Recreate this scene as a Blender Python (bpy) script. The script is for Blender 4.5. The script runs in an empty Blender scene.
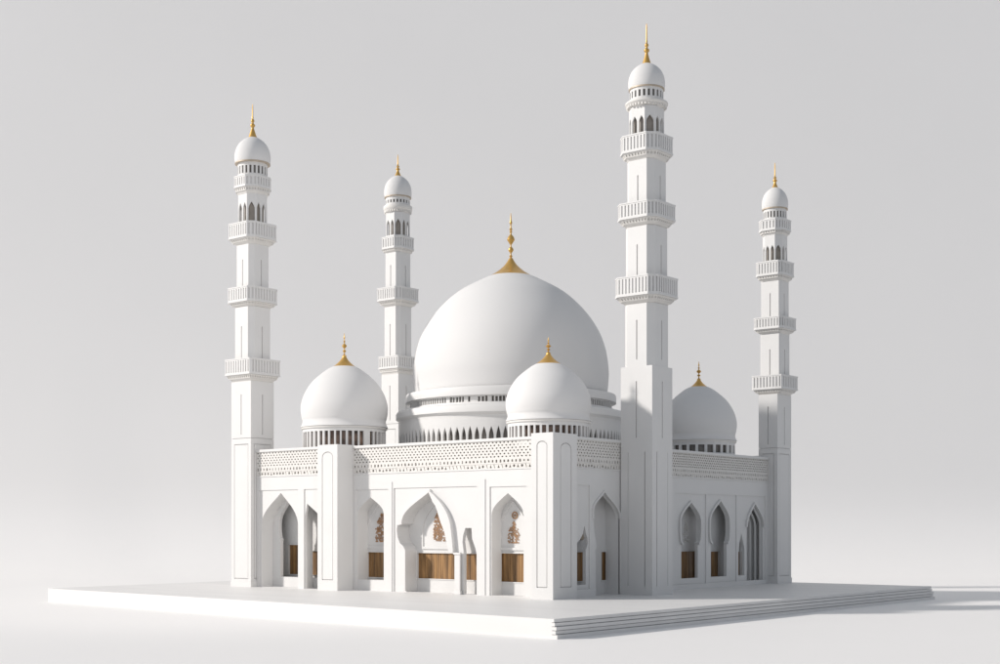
import bpy, bmesh, math, random
from mathutils import Vector
from mathutils.geometry import tessellate_polygon
random.seed(7)
S = 0.1            # the display model is about 0.85 m tall; plans below are in decimetres
PI = math.pi
scene = bpy.context.scene
COL = scene.collection

# ------------------------------------------------------------------ materials
def mat(name, col, rough=0.6, metal=0.0, var=0.03, scale=30.0, bump=0.0, bscale=300.0, stretch=None, spec=0.4):
    m = bpy.data.materials.new(name); m.use_nodes = True
    nt = m.node_tree; N = nt.nodes; L = nt.links
    b = N['Principled BSDF']
    b.inputs['Roughness'].default_value = rough; b.inputs['Metallic'].default_value = metal
    b.inputs['Specular IOR Level'].default_value = spec
    tc = N.new('ShaderNodeTexCoord'); mp = N.new('ShaderNodeMapping')
    if stretch: mp.inputs['Scale'].default_value = stretch
    L.new(tc.outputs['Object'], mp.inputs['Vector'])
    nz = N.new('ShaderNodeTexNoise'); nz.inputs['Scale'].default_value = scale; nz.inputs['Detail'].default_value = 5
    L.new(mp.outputs['Vector'], nz.inputs['Vector'])
    cr = N.new('ShaderNodeValToRGB')
    cr.color_ramp.elements[0].position = 0.3; cr.color_ramp.elements[1].position = 0.7
    cr.color_ramp.elements[0].color = (*[max(0, c * (1 - var)) for c in col], 1)
    cr.color_ramp.elements[1].color = (*[min(1, c * (1 + var)) for c in col], 1)
    L.new(nz.outputs['Fac'], cr.inputs['Fac']); L.new(cr.outputs['Color'], b.inputs['Base Color'])
    if bump:
        n2 = N.new('ShaderNodeTexNoise'); n2.inputs['Scale'].default_value = bscale; n2.inputs['Detail'].default_value = 3
        L.new(mp.outputs['Vector'], n2.inputs['Vector'])
        bp = N.new('ShaderNodeBump'); bp.inputs['Strength'].default_value = bump; bp.inputs['Distance'].default_value = 0.001
        L.new(n2.outputs['Fac'], bp.inputs['Height']); L.new(bp.outputs['Normal'], b.inputs['Normal'])
    return m
WHITE = mat('white_plaster', (0.71, 0.703, 0.692), 0.55, var=0.015, scale=22, bump=0.08, bscale=900)
DOMEW = mat('dome_white', (0.71, 0.703, 0.695), 0.75, var=0.01, scale=12, bump=0.03, bscale=700, spec=0.2)
CREAM = mat('cream_plaster', (0.71, 0.69, 0.66), 0.6, var=0.03, scale=60)
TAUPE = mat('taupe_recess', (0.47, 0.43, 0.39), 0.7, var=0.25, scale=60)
GREYW = mat('window_tint', (0.17, 0.155, 0.14), 0.25, var=0.5, scale=45, spec=0.6)
BROWNW = mat('brown_window_reflections', (0.15, 0.10, 0.075), 0.25, var=0.75, scale=80, spec=0.6)  # dark brown panes; the noise paints in their coloured reflections
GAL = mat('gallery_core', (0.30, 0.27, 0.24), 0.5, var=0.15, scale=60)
GOLD = mat('brushed_gold', (0.62, 0.38, 0.11), 0.36, metal=0.6, var=0.12, scale=90, bump=0.1)
BEIGE = mat('muted_beige', (0.50, 0.42, 0.33), 0.5, metal=0.2, var=0.1, scale=90)
WOOD = mat('brown_wood', (0.27, 0.15, 0.06), 0.4, var=0.55, scale=22, bump=0.2, bscale=60, stretch=(6, 6, 0.6))
FRET = mat('brown_fretwork', (0.42, 0.23, 0.11), 0.5, var=0.2, scale=80)
SLAB = mat('plinth_white', (0.745, 0.735, 0.722), 0.5, var=0.035, scale=5, bump=0.05, bscale=500, stretch=(7, 0.5, 6))
STEP = mat('plinth_laminate', (0.60, 0.59, 0.58), 0.55, var=0.08, scale=6, stretch=(0.4, 3, 30))
FLOOR = mat('studio_floor', (0.885, 0.87, 0.855), 0.6, var=0.01, scale=1.5)
WALL = mat('studio_paper', (0.78, 0.78, 0.775), 0.8, var=0.008, scale=0.6)

# ------------------------------------------------------------------ objects
def link(name, bm, material, parent=None, off=(0, 0, 0), smooth=None, label=None, extra=None):
    me = bpy.data.meshes.new(name)
    bmesh.ops.recalc_face_normals(bm, faces=bm.faces[:])
    o = Vector(off)
    for v in bm.verts: v.co = (v.co - o) * S
    bm.to_mesh(me); bm.free()
    me.materials.append(material)
    for m in (extra or []): me.materials.append(m)
    if smooth is not None:
        for p in me.polygons: p.use_smooth = True
        me.set_sharp_from_angle(angle=math.radians(smooth))
    ob = bpy.data.objects.new(name, me); COL.objects.link(ob)
    if parent is not None: ob.parent = parent
    if label: ob['label'] = label
    return ob
def bev(ob, w=0.006, seg=2):
    m = ob.modifiers.new('soft_edge', 'BEVEL'); m.width = w * S; m.segments = seg; m.limit_method = 'ANGLE'; m.angle_limit = math.radians(40)
    return ob

ZB = 0.217         # top of the plinth above the studio floor
MO = (3.2, 3.3, 0.0)   # mosque origin in plan coordinates (x depth, y along the front)

def box(bm, x0, x1, y0, y1, z0, z1):
    v = [bm.verts.new(p) for p in ((x0,y0,z0),(x1,y0,z0),(x1,y1,z0),(x0,y1,z0),(x0,y0,z1),(x1,y0,z1),(x1,y1,z1),(x0,y1,z1))]
    for f in ((0,3,2,1),(4,5,6,7),(0,1,5,4),(1,2,6,5),(2,3,7,6),(3,0,4,7)): bm.faces.new([v[i] for i in f])
def plate(bm, outline, holes, w0, w1, M):
    loops = [outline] + list(holes)
    pts = [p for l in loops for p in l]
    tris = tessellate_polygon([[Vector((p[0], p[1], 0)) for p in l] for l in loops])
    A = [bm.verts.new(M(p[0], p[1], w0)) for p in pts]; B = [bm.verts.new(M(p[0], p[1], w1)) for p in pts]
    for t in tris:
        for V in (A, B):
            try: bm.faces.new([V[i] for i in t])
            except ValueError: pass
    k = 0
    for l in loops:
        n = len(l)
        for i in range(n):
            a, b = k + i, k + (i + 1) % n
            try: bm.faces.new((A[a], A[b], B[b], B[a]))
            except ValueError: pass
        k += n
def front(b0): return lambda u, v, w: (b0 + w, u, v)      # facade facing -x
def side(a0): return lambda u, v, w: (u, a0 + w, v)       # facade facing -y
def rect(u0, u1, v0, v1): return [(u0, v0), (u1, v0), (u1, v1), (u0, v1)]
def bez(p0, p1, p2, p3, n=9):
    r = []
    for i in range(n + 1):
        t = i / n; s = 1 - t
        r.append(tuple(s*s*s*p0[k] + 3*s*s*t*p1[k] + 3*s*t*t*p2[k] + t*t*t*p3[k] for k in (0, 1)))
    return r
def arch(ul, ur, vb, vs, va, ua=None, ogee=0.35):
    """pointed arch: straight jambs to vs, gothic curve with a slight reverse tip to the apex"""
    if ua is None: ua = (ul + ur) / 2
    H = va - vs
    L = bez((ul, vs), (ul, vs + 0.42 * H), (ul + (ua - ul) * (0.45 + ogee * .3), va - (0.42 - .3 * ogee) * H), (ua, va))
    R = bez((ua, va), (ur - (ur - ua) * (0.45 + ogee * .3), va - (0.42 - .3 * ogee) * H), (ur, vs + 0.42 * H), (ur, vs))
    return [(ul, vb)] + L + R[1:] + [(ur, vb)]
def keyhole(ul, ur, vb, vl, vs, va, d=0.06, ua=None):
    """horseshoe-shouldered pointed arch: jambs narrower by d below the cusp at vl"""
    if ua is None: ua = (ul + ur) / 2
    H = va - vs
    L = [(ul + d, vb), (ul + d, vl - 0.03), (ul + d * 1.25, vl), (ul + d * 0.5, vl + 0.03)] + bez((ul + d * .35, vl + 0.05), (ul - d * .25, vl + .2), (ul, vs - .1), (ul, vs), 5)
    L += bez((ul, vs), (ul, vs + 0.42 * H), (ul + (ua - ul) * 0.52, va - 0.34 * H), (ua, va))[1:]
    R = [(ur - (p[0] - ul) / (ua - ul) * (ur - ua) if ua != ul else ur, p[1]) for p in L[:-1]][::-1]
    return L + R
def circle(u, v, r, n=16): return [(u + r * math.cos(2*PI*i/n), v + r * math.sin(2*PI*i/n)) for i in range(n)]
def centroid(p): return (sum(q[0] for q in p) / len(p), sum(q[1] for q in p) / len(p))
def offset(path, d):
    out = []
    n = len(path)
    for i, p in enumerate(path):
        a = path[max(0, i - 1)]; b = path[min(n - 1, i + 1)]
        tx, ty = b[0] - a[0], b[1] - a[1]; l = math.hypot(tx, ty) or 1
        out.append((p[0] - ty / l * d, p[1] + tx / l * d))
    return out
def trim(bm, path, d, w0, w1, M):
    o = offset(path, d) if not callable(d) else [offset(path, d(i / (len(path) - 1)))[i] for i in range(len(path))]
    for i in range(len(path) - 1):      # a chain of butted quads, welded below
        q = [path[i], path[i+1], o[i+1], o[i]]
        A = [bm.verts.new(M(p[0], p[1], w0)) for p in q]; B = [bm.verts.new(M(p[0], p[1], w1)) for p in q]
        bm.faces.new(A); bm.faces.new(B[::-1])
        bm.faces.new((A[0], A[1], B[1], B[0])); bm.faces.new((A[2], A[3], B[3], B[2]))
        if i == 0: bm.faces.new((A[3], A[0], B[0], B[3]))
        if i == len(path) - 2: bm.faces.new((A[1], A[2], B[2], B[1]))
    bmesh.ops.remove_doubles(bm, verts=bm.verts[:], dist=1e-5)
def lathe(bm, prof, cx, cy, n=72, cap=True):
    rings = []
    for r, z in prof:
        if r < 1e-5: rings.append([bm.verts.new((cx, cy, z))])
        else: rings.append([bm.verts.new((cx + r*math.cos(2*PI*i/n), cy + r*math.sin(2*PI*i/n), z)) for i in range(n)])
    for a, b in zip(rings, rings[1:]):
        for i in range(n):
            j = (i + 1) % n
            if len(a) == 1 and len(b) == 1: continue
            if len(a) == 1: bm.faces.new((a[0], b[j], b[i]))
            elif len(b) == 1: bm.faces.new((a[i], a[j], b[0]))
            else: bm.faces.new((a[i], a[j], b[j], b[i]))
    if cap:
        for r in (rings[0], rings[-1]):
            if len(r) > 1: bm.faces.new(r)
def spline(pts, n=8):
    out = []
    P = [pts[0]] + list(pts) + [pts[-1]]
    for i in range(1, len(P) - 2):
        p0, p1, p2, p3 = P[i-1], P[i], P[i+1], P[i+2]
        for k in range(n):
            t = k / n
            out.append(tuple(0.5*((2*p1[j]) + (-p0[j]+p2[j])*t + (2*p0[j]-5*p1[j]+4*p2[j]-p3[j])*t*t + (-p0[j]+3*p1[j]-3*p2[j]+p3[j])*t**3) for j in (0, 1)))
    out.append(tuple(pts[-1]))
    return out
def octo(bx, by, k, cx, cy):
    """square of side bx (x) by by (y) with corners cut; k = cut / straight side"""
    c = 0.7071 * k * min(bx, by) / (1 + 1.4142 * k)
    hx, hy = bx / 2, by / 2
    if c < 1e-4: return [(cx-hx,cy-hy),(cx+hx,cy-hy),(cx+hx,cy+hy),(cx-hx,cy+hy)]
    return [(cx-hx+c,cy-hy),(cx+hx-c,cy-hy),(cx+hx,cy-hy+c),(cx+hx,cy+hy-c),(cx+hx-c,cy+hy),(cx-hx+c,cy+hy),(cx-hx,cy+hy-c),(cx-hx,cy-hy+c)]
def prism(bm, levels):
    R = [[bm.verts.new((p[0], p[1], z)) for p in poly] for poly, z in levels]
    n = len(R[0])
    for a, b in zip(R, R[1:]):
        for i in range(n): bm.faces.new((a[i], a[(i+1) % n], b[(i+1) % n], b[i]))
    bm.faces.new(R[0][::-1]); bm.faces.new(R[-1])
def shell(bm, poly, z0, z1, holes, th, poly_top=None):
    """one upright plate per side of the polygon, cut by holes(length) -> loops in (u, z)"""
    n = len(poly)
    T = poly_top or poly
    for i in range(n):
        p, q = Vector(poly[i]), Vector(poly[(i+1) % n]); pt, qt = Vector(T[i]), Vector(T[(i+1) % n])
        L = (q - p).length; d = (q - p) / L; nrm = Vector((d.y, -d.x))
        pr = (p - Vector(poly[i-1])).normalized(); nx = (Vector(poly[(i+2) % n]) - q).normalized()
        m0 = math.tan(math.acos(max(-1, min(1, d.dot(pr)))) / 2); m1 = math.tan(math.acos(max(-1, min(1, d.dot(nx)))) / 2)
        def M(u, v, w, p=p, q=q, pt=pt, qt=qt, L=L, nrm=nrm, m0=m0, m1=m1):
            s = (v - z0) / (z1 - z0); f = (m0 * w + u * (L - (m0 + m1) * w) / L) / L
            c = (p * (1 - f) + q * f) * (1 - s) + (pt * (1 - f) + qt * f) * s - nrm * w
            return (c.x, c.y, v)
        plate(bm, rect(0, L, z0, z1), holes(L), 0, th, M)
def ringwall(bm, R, cx, cy, z0, z1, n, th, holefn):
    """cylinder wall of n cells, each with a hole given in local (u, z)"""
    cw = 2 * PI * R / n
    for i in range(n):
        h = holefn(i, cw)
        def M(u, v, w, i=i):
            a = (i * cw + u) / R
            return (cx + (R - w) * math.cos(a), cy + (R - w) * math.sin(a), v)
        plate(bm, rect(0, cw, z0, z1), [h] if h else [], 0, th, M)

# ------------------------------------------------------------------ the thing: one mosque model
mosque = bpy.data.objects.new('mosque_model', None); COL.objects.link(mosque)
mosque.location = (MO[0]*S, MO[1]*S, ZB*S)
mosque['label'] = 'white architectural model of a mosque with gold finials standing on the stepped plinth'
mosque['category'] = 'mosque'
def part(name, bm, m, parent=mosque, **k): return link(name, bm, m, parent, off=MO, **k)

# ---- facade walls: thin frame layer with bay openings, thicker layer with arches, inner wall with doors
def facade(name, M, u0, u1, bays, holes, zt=1.845, th=0.25, label=None, extra=()):
    bm = bmesh.new()
    plate(bm, rect(u0, u1, 0.0, zt), [rect(a, b, 0.0 + 0.002, t) for a, b, t in bays] + list(extra), 0, 0.016, M)
    if isinstance(th, (int, float)): plate(bm, rect(u0, u1, 0.0, zt), holes, 0.0161, th, M)
    else:
        for a, b, t in th: plate(bm, rect(a, b, 0.0, zt), [h for h in holes if a < centroid(h)[0] < b], 0.0161, t, M)
    return part(name, bm, WHITE, label=label)
def inner(M, u0, u1, w, doors, zt=1.84):
    bm = bmesh.new()
    plate(bm, rect(u0, u1, 0, zt), [rect(a, b, z0, z1) for a, b, z0, z1 in doors], w, w + 0.05, M)
    return part('inner_wall', bm, WHITE)
def door(M, a, b, z0, z1, w):
    bm = bmesh.new()
    n = max(2, round((b - a) / 0.045)); s = (b - a) / n
    for i in range(n):
        ww = w + 0.02 + random.uniform(0, 0.006)
        plate(bm, rect(a + i*s + 0.002, a + (i+1)*s - 0.002, z0, z1), [], ww, ww + 0.03, M)
    d = part('wooden_door', bm, WOOD)
    bm = bmesh.new()
    f = 0.012
    plate(bm, rect(a - f, b + f, z0 - f, z1 + f), [rect(a + .002, b - .002, z0 + .002, z1 - .002)], w - 0.012, w + 0.0, M)
    part('door_frame', bm, WHITE, parent=d)
def screen(M, uc, hw, z0, z1, w, c=0.029, ring=None, m=None):
    """fretwork lancet: small proud diamonds inside a pointed outline"""
    bm = bmesh.new()
    nz = int((z1 - z0) / (c * .75))
    for j in range(nz):
        z = z0 + (j + .5) * c * .75
        t = (z - z0) / (z1 - z0)
        lim = hw * (1 - t ** 2.6) * (.82 + .18 * min(1, t * 3))
        k = -8
        while k <= 8:
            u = uc + (k + 0.5 * (j % 2)) * c
            if abs(u - uc) <= lim and random.random() < .82:
                r = c * random.uniform(.34, .5)
                plate(bm, [(u - r, z), (u, z - r*.9), (u + r*.9, z), (u, z + r)], [], w - 0.012, w - 0.001, M)
            k += 1
    if ring:
        plate(bm, circle(ring[0], ring[1], ring[2], 14), [circle(ring[0], ring[1], ring[2]*.7, 12)], w - .012, w - .001, M)
        plate(bm, circle(ring[0], ring[1], ring[2]*.33, 8), [], w - .012, w - .001, M)
    part('fretwork_screen', bm, m or FRET)

# front facade between the two piers (plane x = .35)
F = front(0.35)
A_ = arch(3.575, 4.15, 0.17, 1.20, 1.465, ua=3.86)
C_ = arch(0.80, 1.395, 0.004, 1.17, 1.49, ua=1.09)
Bl = [(3.085, .004), (3.085, .64), (3.12, .70), (3.20, .755), (3.245, .85), (3.262, .95), (3.25, 1.03), (3.165, 1.05)]
Bl += bez((3.165, 1.05), (3.165, 1.26), (2.86, 1.36), (2.569, 1.545), 10)[1:]
Br = bez((2.569, 1.545), (2.36, 1.42), (2.15, 1.22), (2.127, .955), 9)[1:] + [(2.105, .80), (2.087, .62), (2.087, .004)]
B_ = Bl + Br
Bs = [(1.93, .004), (1.93, .62), (1.955, .78), (1.94, .88), (1.90, .985), (1.78, .985), (1.765, .82), (1.70, .68), (1.68, .6), (1.68, .004)]
front_wall = facade('facade_wall', F, 0.385, 4.225, [(0.735, 1.42, 1.585), (1.70 - .04, 3.345, 1.60), (3.465, 4.165, 1.59)],
    [A_, B_, Bs, C_], th=[(.385, 1.5, .25), (1.5, 3.40, .08), (3.40, 4.225, .25)], label='sunlit front wall with three arched bays')
inner(F, 0.385, 4.225, 0.252, [(3.70, 4.16, .2, .60), (1.66, 3.075, .205, .60), (0.95, 1.43, .195, .615)])
door(F, 3.70, 4.16, .2, .60, .252); door(F, 1.66, 3.075, .205, .60, .252); door(F, 0.95, 1.43, .195, .615, .252)
screen(F, 3.82, .18, .76, 1.24, .252); screen(F, 2.62, .14, .78, 1.34, .252); screen(F, 1.165, .12, .76, 1.09, .252, ring=(1.145, 1.17, .055))
# raised archivolts
bm = bmesh.new()
Bp = [(2.087, .62), (2.105, .80)] + Br[::-1][3:] + [(2.569, 1.545)]
trim(bm, Bp, lambda t: -(.085 + .085 * math.sin(PI * min(1, t * 1.25))**1.2) if t < .8 else -.085 * (1 - t) / .2 - .02, -0.05, 0.02, F)
part('archivolt', bm, WHITE)
bm = bmesh.new(); trim(bm, Bl, -0.03, .081, .25, F); part('arch_lining', bm, WHITE)
bm = bmesh.new(); trim(bm, Bl[7:], -0.03, -0.02, 0.015, F); part('archivolt', bm, WHITE)
bm = bmesh.new()
box(bm, 0.318, 0.349, 1.965, 2.072, 0, .60); box(bm, 0.308, 0.349, 1.95, 2.082, 0, .05); box(bm, 0.304, 0.349, 1.95, 2.084, .59, .62)
bev(part('arch_column', bm, WHITE), .004)
bm = bmesh.new()
trim(bm, [(3.085, .02), (3.085, .64), (3.12, .70), (3.20, .755), (3.245, .85), (3.262, .95), (3.25, 1.03)], -0.022, -0.02, 0.015, F)
part('cusp_moulding', bm, WHITE)
# lancet recess mouldings on the inner wall of the front
for u0, u1, vs, va in ((3.55, 4.14, .95, 1.40), (2.32, 2.95, .95, 1.42), (0.93, 1.42, .95, 1.36)):
    bm = bmesh.new(); trim(bm, arch(u0, u1, .70, vs, va), 0.02, .235, .252, F); plate(bm, rect(u0 - .02, u1 + .02, .66, .70), [], .232, .252, F)
    part('lancet_moulding', bm, WHITE)

# left wing (plane x = .12) between pier and left minaret
W = front(0.12)
facade('facade_wall', W, 4.685, 6.285, [(4.70, 5.13, 1.61), (5.27, 6.235, 1.61)],
    [arch(5.285, 6.185, .004, 1.02, 1.56, ua=5.70), keyhole(4.70, 5.125, .004, .72, 1.02, 1.38, d=.05, ua=5.07)], th=[(4.685, 5.20, .06), (5.20, 6.285, .26)], label='short wall beside the left minaret with one and a half arches')
bm = bmesh.new()
plate(bm, rect(4.685, 6.285, 0, 1.84), [keyhole(5.50, 6.03, .17, .80, 1.05, 1.43, d=.045, ua=5.79), keyhole(4.93, 5.40, .17, .72, 1.0, 1.34, d=.07, ua=5.15)], .262, .33, W)
part('inner_wall', bm, WHITE)
inner(W, 4.685, 6.285, 0.48, [(5.62, 6.02, .205, .70), (5.24, 5.55, .205, .60)])
door(W, 5.62, 6.02, .205, .70, .48); door(W, 5.24, 5.55, .205, .60, .48)

# right face, short piece between pier and tall minaret (plane y = .15)
R1 = side(0.15)
Dm = [(1.225, .004), (1.225, .60), (1.20, .66), (1.262, .71), (1.235, .78)] + bez((1.235, .78), (1.19, .92), (1.15, 1.08), (1.158, 1.24), 4)[1:] + bez((1.158, 1.24), (1.17, 1.36), (1.33, 1.40), (1.437, 1.51), 6)[1:] + bez((1.437, 1.51), (1.56, 1.38), (1.81, 1.32), (1.835, 1.12), 7)[1:] + [(1.835, .004)]
Dn = [(0.64, .17), (0.64, .70), (0.74, .74), (0.86, .82), (0.93, .90), (0.97, 1.02), (1.0, .92), (1.045, .84), (1.05, .76), (1.0, .66), (1.0, .17)]
facade('facade_wall', R1, 0.56, 2.30, [(0.60, 1.075, 1.60)], [Dm, Dn], extra=[Dm], th=.07, label='shaded short wall between corner pier and tallest minaret')
bm = bmesh.new(); plate(bm, rect(1.836, 1.90, 0, 1.84), [], .0705, .251, R1); part('arch_lining', bm, WHITE)
inner(R1, 0.56, 2.05, 0.252, [(1.05, 1.29, .21, .635), (1.72, 1.90, .205, .63)])
door(R1, 1.05, 1.29, .21, .635, .252); door(R1, 1.72, 1.90, .205, .63, .252)
bm = bmesh.new(); plate(bm, circle(1.22, .86, .055, 14), [], .235, .251, R1); plate(bm, rect(1.212, 1.228, .90, 1.10), [], .24, .251, R1); part('medallion', bm, BEIGE)
bm = bmesh.new(); trim(bm, Dm[7:], .028, -.02, .015, R1); part('archivolt', bm, WHITE)
bm = bmesh.new(); box(bm, .565, 1.20, .128, .1498, 0, .11); part('base_course', bm, WHITE)

# right wing (plane y = .30)
R2 = side(0.30)
k1 = keyhole(3.79, 4.40, .17, .74, 1.08, 1.395, d=.05, ua=4.10)
k2 = keyhole(4.71, 5.34, .17, .74, 1.08, 1.435, d=.06, ua=5.045)
k3 = arch(5.96, 6.55, .004, 1.00, 1.40, ua=6.236)
k4 = [(5.68, .17), (5.68, .62), (5.72, .70), (5.76, .80), (5.79, .90), (5.83, .80), (5.87, .70), (5.90, .62), (5.90, .17)]
facade('facade_wall', R2, 2.38, 6.80, [(3.62, 4.59, 1.54), (4.64, 5.60, 1.54), (5.66, 6.62, 1.54)], [k1, k2, k3, k4], zt=1.80, th=.07, label='shaded side wall with three narrow arches')
inner(R2, 2.38, 6.80, 0.252, [(4.05, 4.68, .155, .60), (5.10, 5.45, .16, .585), (5.98, 6.28, .14, .57)], zt=1.79)
door(R2, 4.05, 4.68, .155, .60, .252); door(R2, 5.10, 5.45, .16, .585, .252); door(R2, 5.98, 6.28, .14, .57, .252)
for kk in (k1, k2, k3):
    bm = bmesh.new(); trim(bm, kk[1:-1], .03, -.018, .014, R2); part('archivolt', bm, WHITE)
bm = bmesh.new()
for i in range(3): trim(bm, arch(5.99 + .03 * i, 6.52 - .05 * i, .004, 1.0, 1.37 - .04 * i, ua=6.236 - .01 * i), -.018, .03 + .07 * i, .06 + .07 * i, R2)
part('stepped_archivolt', bm, WHITE)
screen(R2, 4.36, .10, .75, 1.10, .252, c=.04, m=CREAM)
bm = bmesh.new(); box(bm, 2.40, 6.60, .28, .302, 0, .075); part('base_course', bm, WHITE)

# ---- lattice parapets
def lattice(M, u0, u1, z0, z1, cw, label=None, g=1.0):
    bm = bmesh.new()
    n = max(4, round((u1 - u0) / cw)); c = (u1 - u0) / n
    H = z1 - z0
    rows = []
    top = 6; hh = H * .62 / top
    for r in range(top): rows.append((z1 - (r + 1) * hh, z1 - r * hh, 'd', r % 2))
    zb = z1 - top * hh - .012
    rows.append((zb - H * .15, zb, 'v', 0)); zb -= H * .15 + .014
    rows.append((z0, zb, 'm', 1))
    # solid strips between the pierced rows
    plate(bm, rect(u0, u1, rows[6][1], rows[5][0]), [], 0, .022, M)
    plate(bm, rect(u0, u1, rows[7][1], rows[6][0]), [], -.006, .022, M)
    for v0, v1, kind, st in rows:
        k = 0
        u = u0
        edges = [u0] + [u0 + (i + .5 * st) * c for i in range(0 if st else 1, n)] + [u1]
        for a, b in zip(edges, edges[1:]):
            w = b - a
            if w < c * .6:
                plate(bm, rect(a, b, v0, v1), [], 0, .022, M); continue
            uc = (a + b) / 2 + random.uniform(-.05, .05) * c; vc = (v0 + v1) / 2; h = v1 - v0
            if kind == 'd':
                s = .17 * w; d = 1 if k % 2 else -1
                hole = [(uc - .30*w*g, vc - d*s*.25), (uc - s*.2, vc - .36*h*g), (uc + .30*w*g, vc + d*s*.25), (uc + s*.2, vc + .36*h*g)]
            elif kind == 'v':
                x = random.uniform(.14, .27) * w; t = random.uniform(.26, .42) * h
                hole = [(uc - x, vc - t), (uc + x, vc - t), (uc + x * .9, vc + t * .6), (uc, vc + t), (uc - x * .9, vc + t * .6)]
            else:
                t = random.choice((0, 1, 2)); r = .30 * min(w, h * 1.2)
                hole = circle(uc, vc, r, 8) if t == 0 else ([(uc - r, vc - r*1.1), (uc + r, vc - r*1.1), (uc, vc + r*1.2)] if t == 1 else [(uc - r*.8, vc - r*1.2), (uc - r*.1, vc - r*1.2), (uc + r*.8, vc + r*1.2), (uc + r*.1, vc + r*1.2)])
            plate(bm, rect(a, b, v0, v1), [hole], 0, .022, M)
            k += 1
    p = part('lattice_parapet', bm, CREAM, label=label)
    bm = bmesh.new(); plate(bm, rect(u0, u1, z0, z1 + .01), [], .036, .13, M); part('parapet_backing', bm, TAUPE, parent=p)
    bm = bmesh.new(); plate(bm, rect(u0, u1, z1, z1 + .042), [], -.022, .15, M); plate(bm, rect(u0, u1, z0 - .02, z0 - .001), [], -.012, .10, M)
    bev(part('coping', bm, WHITE, parent=p), .005)
lattice(F, 0.383, 4.227, 1.848, 2.245, .072, 'wide sunlit lattice band above the three front bays')
lattice(W, 4.682, 6.288, 1.848, 2.245, .072, 'lattice band beside the left minaret')
lattice(R1, 0.562, 1.90, 1.848, 2.245, .072, 'short shaded lattice band behind the corner pier')
lattice(R2, 2.30, 6.72, 1.803, 2.19, .062, 'long shaded lattice band along the side wall', g=1.2)

# ---- roof and hidden rear walls
bm = bmesh.new()
prism(bm, [([(0.42, 0.35), (2.4, 0.35), (2.4, 0.50), (6.75, 0.50), (6.75, 6.55), (0.42, 6.55)], 2.12), ([(0.42, 0.35), (2.4, 0.35), (2.4, 0.50), (6.75, 0.50), (6.75, 6.55), (0.42, 6.55)], 2.16)])
part('roof', bm, WHITE)
bm = bmesh.new(); box(bm, 6.76, 6.90, .52, 6.60, 0, 2.27); box(bm, .55, 6.759, 6.56, 6.66, 0, 2.27); part('rear_wall', bm, WHITE)

# ---- piers
def panel_faces(bm, M, u0, u1, z0, z1, pu0, pu1, pz0, pz1, rounded=True):
    r = (pu1 - pu0) / 2
    def loop(d):
        if not rounded: return rect(pu0 + d, pu1 - d, pz0 + d, pz1 - d)
        return [(pu0 + d, pz0 + d)] + [((pu0+pu1)/2 + (r - d) * math.cos(a), pz1 - r*.7 + (r*.7 - d) * math.sin(a)) for a in [PI - PI * i / 10 for i in range(11)]] + [(pu1 - d, pz0 + d)]
    plate(bm, rect(u0, u1, z0, z1), [loop(0)], 0, .02, M)
    plate(bm, loop(.014), [], .003, .02, M)
bm = bmesh.new()
box(bm, .0201, .56, .0201, .38, 0, 2.30)
panel_faces(bm, lambda u, v, w: (w, max(u, w), v), 0, .38, 0, 2.30, .10, .285, .16, 2.19)
panel_faces(bm, lambda u, v, w: (max(u, w), w, v), 0.0, .56, 0, 2.30, .17, .43, .16, 2.17)
part('corner_pier', bm, WHITE, label='square pier at the front corner under the nearest small dome')
bm = bmesh.new()
box(bm, .0201, .40, 4.23, 4.68, 0, 2.30)
panel_faces(bm, front(0), 4.23, 4.68, 0, 2.30, 4.33, 4.58, .16, 2.19)
part('wall_pier', bm, WHITE, label='square pier between the front wall and the left wing')
for u0, u1 in ((1.50, 1.575), (3.375, 3.44)):
    bm = bmesh.new(); plate(bm, rect(u0, u1, 0, 1.70), [], -.012, -0.0002, F); part('pilaster', bm, WHITE)

# ---- domes
def finial(cx, cy, z0, z1, z2, rb, parent, fat=1.0):
    """bell-shaped gold cap from z0 to z1, turned balls and a spike to z2"""
    H = z2 - z1; h = z1 - z0
    prof = spline([(rb, z0 - h*.12), (rb*.78, z0 + h*.12), (rb*.50, z0 + h*.36), (rb*.27, z0 + h*.62), (rb*.13, z0 + h*.86), (min(.035, rb*.11), z1)], 5)
    rs = fat
    t = lambda f: z1 + H * f
    balls = [(.012, .02), (.030, .05), (.012, .08), (.012, .12), (.036, .155), (.046, .19), (.036, .225), (.012, .26), (.012, .30), (.030, .335), (.068, .41), (.050, .475), (.014, .53), (.012, .56),
             (.026, .585), (.012, .61), (.030, .64), (.012, .67), (.010, .74), (.022, .77), (.022, .80), (.012, .83), (.009, .92), (.004, 1.0)]
    prof += [(r * rs, t(f)) for r, f in balls]
    bm = bmesh.new(); lathe(bm, prof, cx, cy, 32)
    return part('finial', bm, GOLD, parent=parent, smooth=50)
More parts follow.
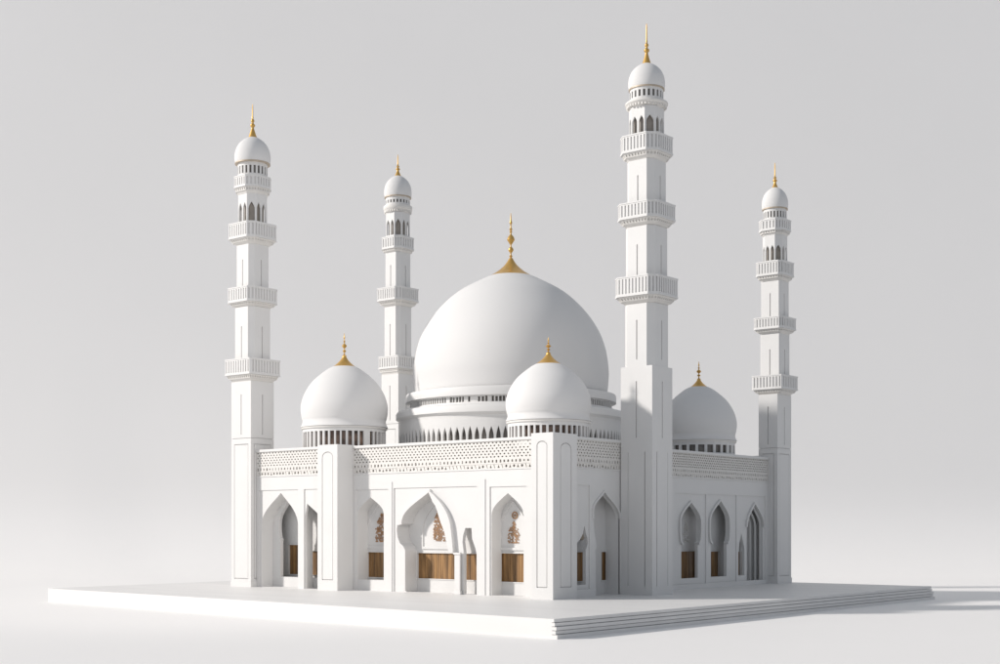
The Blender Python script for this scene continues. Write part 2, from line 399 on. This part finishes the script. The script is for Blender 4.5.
def small_dome(cx, cy, R, zb, zt, z1, z2, drum_z0, label, nwin, winmat, cap=(.41, .055)):
    H = zt - zb
    # outward flare, neck, bulge, pointed crown
    P = spline([(R*1.0, zb), (R*.965, zb + H*.05), (R*.955, zb + H*.10), (R*.975, zb + H*.15), (R*1.0, zb + H*.27), (R*.985, zb + H*.40), (R*.90, zb + H*.57), (R*.74, zb + H*.745), (R*.50, zb + H*.90), (R*.28, zt), (R*.03, zt + H*.045)], 6)
    bm = bmesh.new(); lathe(bm, [(R*.9, zb - .012)] + [(R*1.005, zb - .008)] + P, cx, cy, 96)
    d = part('dome', bm, DOMEW, smooth=35, label=label)
    bm = bmesh.new(); lathe(bm, [(R*.985, zb - .04), (R*.985, zb - .012), (R*.5, zb-.012)], cx, cy, 96); part('rim_band', bm, CREAM, parent=d, smooth=30)
    finial(cx, cy, zt - H*cap[1], z1, z2, R*cap[0], d, fat=.62)
    bm = bmesh.new()
    top = zb - .04
    rnd = [random.random() for _ in range(nwin)]
    def hf(i, cw):
        g = rnd[i]
        if g < .08: return None
        a = cw * (.12 + .10 * rnd[(i * 7) % nwin]); b = cw * (.90 - .12 * rnd[(i * 3) % nwin])
        return rect(a, b, drum_z0 + .10, top - .055)
    ringwall(bm, R*.955, cx, cy, drum_z0, top, nwin, .035, hf)
    dr = part('drum', bm, WHITE, parent=d)
    bm = bmesh.new(); lathe(bm, [(R*.955 - .05, drum_z0), (R*.955 - .05, top)], cx, cy, 96); part('window_glass', bm, winmat, parent=d, smooth=30)
    return d
small_dome(.95, .80, .625, 2.545, 3.385, 3.55, 3.77, 2.162, 'small dome over the front corner pier', 40, BROWNW, cap=(.44, .058))
small_dome(.95, 5.05, .72, 2.65, 3.655, 3.85, 4.22, 2.162, 'small dome nearest the left minaret', 44, BROWNW)
small_dome(5.53, 1.0, .65, 2.49, 3.415, 3.57, 3.87, 2.162, 'shaded small dome between the tallest and the right minaret', 26, GREYW)

cx, cy = 3.25, 3.35
P = spline([(1.63, 3.25), (1.650, 3.30), (1.666, 3.45), (1.672, 3.68), (1.62, 4.025), (1.495, 4.35), (1.275, 4.67), (.94, 4.985), (.56, 5.20), (.33, 5.30), (.05, 5.36)], 8)
bm = bmesh.new(); lathe(bm, P, cx, cy, 128)
dome = part('dome', bm, DOMEW, smooth=35, label='great central dome, the largest of the mosque')
finial(cx, cy, 5.245, 5.60, 6.38, .47, dome, fat=1.0)
bm = bmesh.new()
lathe(bm, spline([(1.80, 3.10), (1.80, 3.12)], 1) + [(1.80, 3.20), (1.79, 3.235), (1.70, 3.255), (1.60, 3.26)], cx, cy, 128)
part('dome_ring', bm, WHITE, parent=dome, smooth=30)
NW = 190; rw = [random.random() for _ in range(NW)]
def hf(i, cw):
    if rw[i] < .12: return None
    return rect(cw*(.08 + .15*rw[i-1]), cw*(.92 - .2*rw[i-3]), 3.0, 3.078 + .012*rw[i-2])
bm = bmesh.new(); ringwall(bm, 1.725, cx, cy, 2.965, 3.10, NW, .03, hf)
part('clerestory', bm, WHITE, parent=dome)
bm = bmesh.new(); lathe(bm, [(1.68, 2.9), (1.68, 3.10)], cx, cy, 96); lathe(bm, [(1.84, 2.20), (1.84, 2.75)], cx, cy, 96)
part('window_glass', bm, GREYW, parent=dome, smooth=30)
bm = bmesh.new()
lathe(bm, [(1.90, 2.72), (1.905, 2.78), (1.935, 2.80), (1.965, 2.82), (1.965, 2.90), (1.945, 2.935), (1.88, 2.95), (1.79, 2.955), (1.78, 2.985), (1.70, 2.99)], cx, cy, 128)
part('cornice', bm, WHITE, parent=dome, smooth=30)
ND = 104; rd = [random.random() for _ in range(ND)]
def hf(i, cw):
    w = .31 + .09 * rd[i]; c = cw * (.5 + .1 * (rd[i-1] - .5))
    return arch(c - cw*w, c + cw*w, 2.26, 2.42, 2.585 + .02 * rd[i-2])
bm = bmesh.new(); ringwall(bm, 1.91, cx, cy, 2.162, 2.73, ND, .04, hf)
part('drum', bm, WHITE, parent=dome)

# ---- minarets
def minaret(label, cx, cy, block, z_block, shafts, balconies, gal, ring, win, dome_, tip, k=.2, plain=False):
    bx, by = block
    pb = octo(bx, by, 0, cx, cy)
    def slot(z0, z1, n=1, w=.022):
        def h(L):
            if L < .14: return []
            return [rect(L*(i+1)/(n+1) - w/2, L*(i+1)/(n+1) + w/2, z0, z1) for i in range(n)]
        return h
    bm = bmesh.new()
    prism(bm, [(octo(bx-.04, by-.04, 0, cx, cy), 0), (octo(bx-.04, by-.04, 0, cx, cy), z_block)])
    zs = z_block - .95
    if plain: zs = 2.25
    shell(bm, pb, zs, z_block, slot(zs + .06, z_block - .22), .0199)
    def frame(L):
        return [rect(.07, L - .07, .13, zs - .10)]
    shell(bm, pb, 0, zs - (0 if plain else .008), frame, .0199) if not plain else shell(bm, pb, 0, zs, lambda L: [rect(.12, .134, .13, zs - .15), rect(L - .134, L - .12, .13, zs - .15)], .0199)
    ip = octo(bx - .006, by - .006, 0, cx, cy)
    for i in range(0 if plain else 4):
        p, q = Vector(ip[i]), Vector(ip[(i+1) % 4]); L = (q-p).length; d = (q-p)/L; nrm = Vector((d.y, -d.x))
        plate(bm, rect(.079, L - .079, .144, zs - .114), [], 0, .015, lambda u, v, w: (p.x + d.x*u - nrm.x*w, p.y + d.y*u - nrm.y*w, v))
    prism(bm, [(octo(bx+.02, by+.02, 0, cx, cy), 0), (octo(bx+.02, by+.02, 0, cx, cy), .095)])
    m = part('minaret', bm, WHITE, label=label)
    # shafts
    for B, z0, z1, n in shafts:
        bm = bmesh.new()
        o1 = octo(B, B, k, cx, cy); o2 = octo(B - .04, B - .04, k, cx, cy)
        shell(bm, o1, z0, z1, slot(z0 + .10, z1 - (z1-z0)*.26, n), .0199)
        prism(bm, [(o2, z0), (o2, z1)])
        part('shaft', bm, WHITE, parent=m)
    # balconies
    for B, zc, zb, zt, Bs, kk in balconies:
        bm = bmesh.new()
        o = octo(B, B, kk, cx, cy)
        def slats(L):
            n = max(1, round(L / .06))
            c = L / n
            if L < .06: return []
            return [rect(c*i + c*.30, c*i + c*.72, zb + .035, zt - .03) for i in range(n)]
        shell(bm, o, zb + .012, zt - .012, slats, .016)
        prism(bm, [(octo(B-.034, B-.034, kk, cx, cy), zb + .0141), (octo(B-.034, B-.034, kk, cx, cy), zt - .02)])
        prism(bm, [(octo(B+.014, B+.014, kk, cx, cy), zb - .006), (octo(B+.014, B+.014, kk, cx, cy), zb + .014)])
        # top rail
        shell(bm, octo(B+.014, B+.014, kk, cx, cy), zt - .012, zt + .006, lambda L: [], .04)
        bal = part('balcony', bm, WHITE, parent=m)
        bm = bmesh.new()
        zm = zb - (zb - zc) * .62
        Bm = Bs + (B - Bs) * .42
        prism(bm, [(octo(Bs + .01, Bs + .01, kk, cx, cy), zc), (octo(Bm, Bm, kk, cx, cy), zm), (octo(B - .06, B - .06, kk, cx, cy), zb - .007)])
        # carved lace on the slope
        def lace(L):
            n = max(1, round(L / .05)); c = L / n
            return [[(c*i + c*.18, (zm+zb)/2 - .004), (c*(i+.5), zm + .006), (c*i + c*.82, (zm+zb)/2 - .004), (c*(i+.5), zb - .018)] for i in range(n)]
        shell(bm, octo(Bm + .03, Bm + .03, kk, cx, cy), zm, zb - .008, lace, .012, poly_top=octo(B - .03, B - .03, kk, cx, cy))
        part('corbel', bm, CREAM, parent=bal)
    # arched gallery
    B, z0, z1, a0, a1 = gal
    kg = .7
    o = octo(B, B, kg, cx, cy)
    def arches(L):
        n = 2 if L > B * .45 else 1
        c = L / n
        return [arch(c*i + c*.14, c*i + c*.86, a0, a0 + (a1-a0)*.62, a1) for i in range(n)]
    bm = bmesh.new(); shell(bm, o, z0, z1, arches, .022)
    prism(bm, [(octo(B - .01, B - .01, kg, cx, cy), z1 - .03), (octo(B - .01, B - .01, kg, cx, cy), z1 + .001)])
    g = part('gallery', bm, WHITE, parent=m)
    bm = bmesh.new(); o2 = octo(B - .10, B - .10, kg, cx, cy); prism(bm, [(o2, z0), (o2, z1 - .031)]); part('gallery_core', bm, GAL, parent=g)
    # ring or top balcony is in balconies / ring
    if ring:
        r, zc, zb, zt = ring
        bm = bmesh.new(); lathe(bm, [(B*.5, zc), (r*.86, zc + .02), (r*.97, zb), (r, zb + .012), (r, zt - .01), (r*.98, zt), (B*.4, zt + .005)], cx, cy, 48)
        n = 36
        for i in range(n):
            a = 2*PI*i/n; x, y = cx + r*.90*math.cos(a), cy + r*.90*math.sin(a)
            box(bm, x - .011, x + .011, y - .011, y + .011, zc + .008, zb + .006)
        part('cornice_ring', bm, CREAM, parent=m, smooth=35)
    R, w0, w1, zt0 = win
    nw = 22
    rnd = [random.random() for _ in range(nw)]
    bm = bmesh.new()
    zlow = (ring[3] if ring else balconies[-1][2]) + .0
    ringwall(bm, R, cx, cy, zlow, zt0, nw, .02, lambda i, cw: rect(cw*.25, cw*.75, w0, w1))
    dr = part('drum', bm, WHITE, parent=m)
    bm = bmesh.new(); lathe(bm, [(R - .03, zlow), (R - .03, zt0)], cx, cy, 40); part('window_glass', bm, GREYW, parent=dr, smooth=30)
    Rd, zb, zt = dome_
    H = zt - zb
    P = spline([(Rd*.97, zb), (Rd*1.0, zb + H*.12), (Rd*1.0, zb + H*.28), (Rd*.95, zb + H*.48), (Rd*.80, zb + H*.70), (Rd*.55, zb + H*.88), (Rd*.25, zt), (Rd*.02, zt + .02)], 6)
    bm = bmesh.new(); lathe(bm, P, cx, cy, 56); d = part('dome', bm, DOMEW, parent=m, smooth=35)
    bm = bmesh.new(); lathe(bm, [(Rd*.8, zb - .022), (Rd*.985, zb - .02), (Rd*.985, zb - .002), (Rd*.8, zb - .001)], cx, cy, 56); part('rim_band', bm, BEIGE, parent=m, smooth=30)  # beige band, its brownish tone paints a thin shadow line under the dome
    zg, zp = tip
    bm = bmesh.new()
    h = zg - zt
    prof = spline([(Rd*.27, zt - .012), (Rd*.20, zt + h*.12), (Rd*.13, zt + h*.30), (.022, zt + h*.45)], 4) + [(.022, zt + h*.50), (.040, zt + h*.56), (.040, zt + h*.63), (.018, zt + h*.69), (.018, zt + h*.74), (.030, zt + h*.80), (.026, zt + h*.86), (.012, zt + h*.92), (.014, zg), (.010, zg + .015), (.008, zp - .05), (.004, zp)]
    lathe(bm, prof, cx, cy, 24); part('finial', bm, GOLD, parent=m, smooth=50)
    return m

minaret('left minaret, square below and chamfered above', .25, 6.54, (.50, .50), 3.44,
    [(.485, 3.44, 4.69, 1), (.44, 4.77, 5.74, 1)],
    [(.67, 3.44, 3.55, 3.81, .47, .06), (.655, 4.69, 4.77, 5.01, .44, .25), (.65, 5.74, 5.84, 6.09, .42, .30), (.56, 6.59, 6.70, 6.885, .44, .7)],
    (.44, 5.84, 6.62, 6.12, 6.45), None, (.250, 6.93, 7.06, 7.14), (.300, 7.14, 7.58), (7.93, 8.15), k=.34)
minaret('tallest minaret, standing nearest in front of the shaded side wall', 2.115, -.145, (.55, .55), 3.36,
    [(.53, 3.361, 4.28, 1), (.51, 4.39, 5.42, 1), (.475, 5.53, 6.40, 1)],
    [(.75, 4.28, 4.39, 4.67, .49, .30), (.70, 5.42, 5.53, 5.76, .46, .35), (.655, 6.40, 6.51, 6.76, .46, .45)],
    (.465, 6.51, 7.19, 6.80, 7.05), (.318, 7.19, 7.24, 7.28), (.250, 7.33, 7.43, 7.49), (.271, 7.49, 7.87), (8.21, 8.47), plain=True, k=.38)
minaret('rear minaret behind the great dome', 4.15, 6.87, (.445, .445), 3.93,
    [(.432, 3.931, 5.23, 1), (.402, 5.34, 6.27, 1)],
    [(.54, 3.93, 4.04, 4.27, .42, .05), (.65, 5.23, 5.34, 5.58, .40, .30), (.54, 6.27, 6.34, 6.56, .40, .5)],
    (.43, 6.34, 7.04, 6.60, 6.90), (.278, 7.04, 7.10, 7.18), (.235, 7.22, 7.28, 7.36), (.264, 7.36, 7.77), (8.0, 8.19), k=.34)
minaret('right minaret, at the far end of the shaded side wall', 6.98, .30, (.52, .37), 3.35,
    [(.385, 3.351, 4.43, 1), (.365, 4.51, 5.37, 1)],
    [(.60, 3.35, 3.44, 3.68, .40, .05), (.585, 4.43, 4.51, 4.71, .39, .2), (.535, 5.37, 5.46, 5.70, .38, .25), (.49, 6.18, 6.26, 6.45, .38, .6)],
    (.385, 5.46, 6.20, 5.73, 6.0), None, (.205, 6.49, 6.60, 6.67), (.230, 6.67, 7.05), (7.27, 7.50), k=.06)

# ------------------------------------------------------------------ stepped plinth
pl = bpy.data.objects.new('stepped_plinth', None); COL.objects.link(pl); pl.location = (MO[0]*S, MO[1]*S, 0)
pl['label'] = 'broad low white platform of stacked slabs under the mosque'; pl['category'] = 'display plinth'
nl = 5; hs = ZB / nl
for i in range(nl):
    d = [.045, .022, .032, .010, 0][i]; g = .006
    fx = lambda y: -3.05 + .65 * (y + 2.31) / 10.8      # the front edge, one straight line for all slabs
    c = [(fx(-2.31 - d), -2.31 - d), (7.45 + d, -2.37 - d), (7.5, 8.7), (fx(8.49), 8.49)]
    bm = bmesh.new()
    prism(bm, [(c, i * hs + (g if i else 0)), (c, (i + 1) * hs)])
    if i:
        ci = [(fx(-2.28), -2.28), (7.44, -2.34), (7.49, 8.69), (fx(8.48), 8.48)]
        prism(bm, [(ci, i * hs), (ci, i * hs + g)])
    o = link('slab', bm, SLAB, pl, off=(MO[0], MO[1], 0))

# ------------------------------------------------------------------ studio floor and sweep
cs, sn = .6325, .7746       # camera right is (.6324,-.7746), forward is (.7746,.6324)
CAM = Vector((-14.75, -11.105, 1.0 + ZB))
def cw(X, Y, z):
    return (CAM.x + .6324*X + .7746*Y, CAM.y - .7746*X + .6324*Y, z)
bm = bmesh.new()
prof = [(-70, 0.0), (0, 0.0), (33, 0.0)]
Y, z = 33.0, 0.0
for i in range(100):        # the sweep: a tight curve off the floor, then a paper wall that steepens slowly
    s_ = i * .6
    th = math.radians(68 * min(1, (s_ / 5)) ** 1.3 if s_ < 5 else 68 + 12 * min(1, (s_ - 5) / 45))
    Y += .6 * math.cos(th); z += .6 * math.sin(th); prof.append((Y, z))
rows = []
for Y, z in prof: rows.append([bm.verts.new(cw(X, Y, z)) for X in (-120, 120)])
for a, b in zip(rows, rows[1:]): bm.faces.new((a[0], a[1], b[1], b[0]))
o = link('studio_backdrop_floor', bm, FLOOR, smooth=60); o['kind'] = 'structure'; o['label'] = 'seamless pale grey studio floor curving up into the backdrop'

# ------------------------------------------------------------------ lamps
def area(name, loc, target, size, power, color):
    l = bpy.data.lights.new(name, 'AREA'); l.shape = 'DISK'; l.size = size*S; l.energy = power; l.color = color
    o = bpy.data.objects.new(name, l); COL.objects.link(o)
    o.location = Vector(loc)*S; o.rotation_euler = (Vector(target) - Vector(loc)).to_track_quat('-Z', 'Y').to_euler()
    return o
el = math.radians(27); D = 800
tgt = Vector((2.5, 2.5, 1.5))
key = area('key_lamp', tgt - Vector((math.cos(el)*.7071, -math.cos(el)*.7071, -math.sin(el)))*D, tgt, 54.0, 71000, (1.0, .95, .90))
#bg = area('backdrop_lamp', cw(0, 34, 30), cw(6, 60, 6), 14, 60, (1, .99, .97))

sl = bpy.data.lights.new('fill_spot', 'SPOT'); sl.energy = 24; sl.color = (1.0, .93, .88); sl.spot_size = math.radians(50); sl.spot_blend = 1.0; sl.shadow_soft_size = .12  # added unseen lamp, lifts the left minaret's shaded face and the left floor
so = bpy.data.objects.new('fill_spot', sl); COL.objects.link(so)
a_, b_ = Vector(cw(2.5, 8, 8.5)), Vector(cw(-6.0, 23, 1.5))
so.location = a_*S; so.rotation_euler = (b_ - a_).to_track_quat('-Z', 'Y').to_euler()

w = bpy.data.worlds.new('World'); scene.world = w; w.use_nodes = True
w.node_tree.nodes['Background'].inputs['Color'].default_value = (.81, .885, 1.0, 1)
w.node_tree.nodes['Background'].inputs['Strength'].default_value = .40

# ------------------------------------------------------------------ camera
cd = bpy.data.cameras.new('camera'); co = bpy.data.objects.new('camera', cd); COL.objects.link(co)
co.location = CAM*S; co.rotation_euler = (PI/2, 0, -math.atan2(.7746, .6324))
cd.sensor_width = 36; cd.lens = 48.5; cd.shift_y = .195; cd.clip_start = .01; cd.clip_end = 100
scene.camera = co
scene.view_settings.view_transform = 'Standard'; scene.view_settings.look = 'None'
scene.view_settings.exposure = 0; scene.view_settings.gamma = 1
scene.cycles.max_bounces = 8; scene.cycles.diffuse_bounces = 4
scene.cycles.use_denoising = True
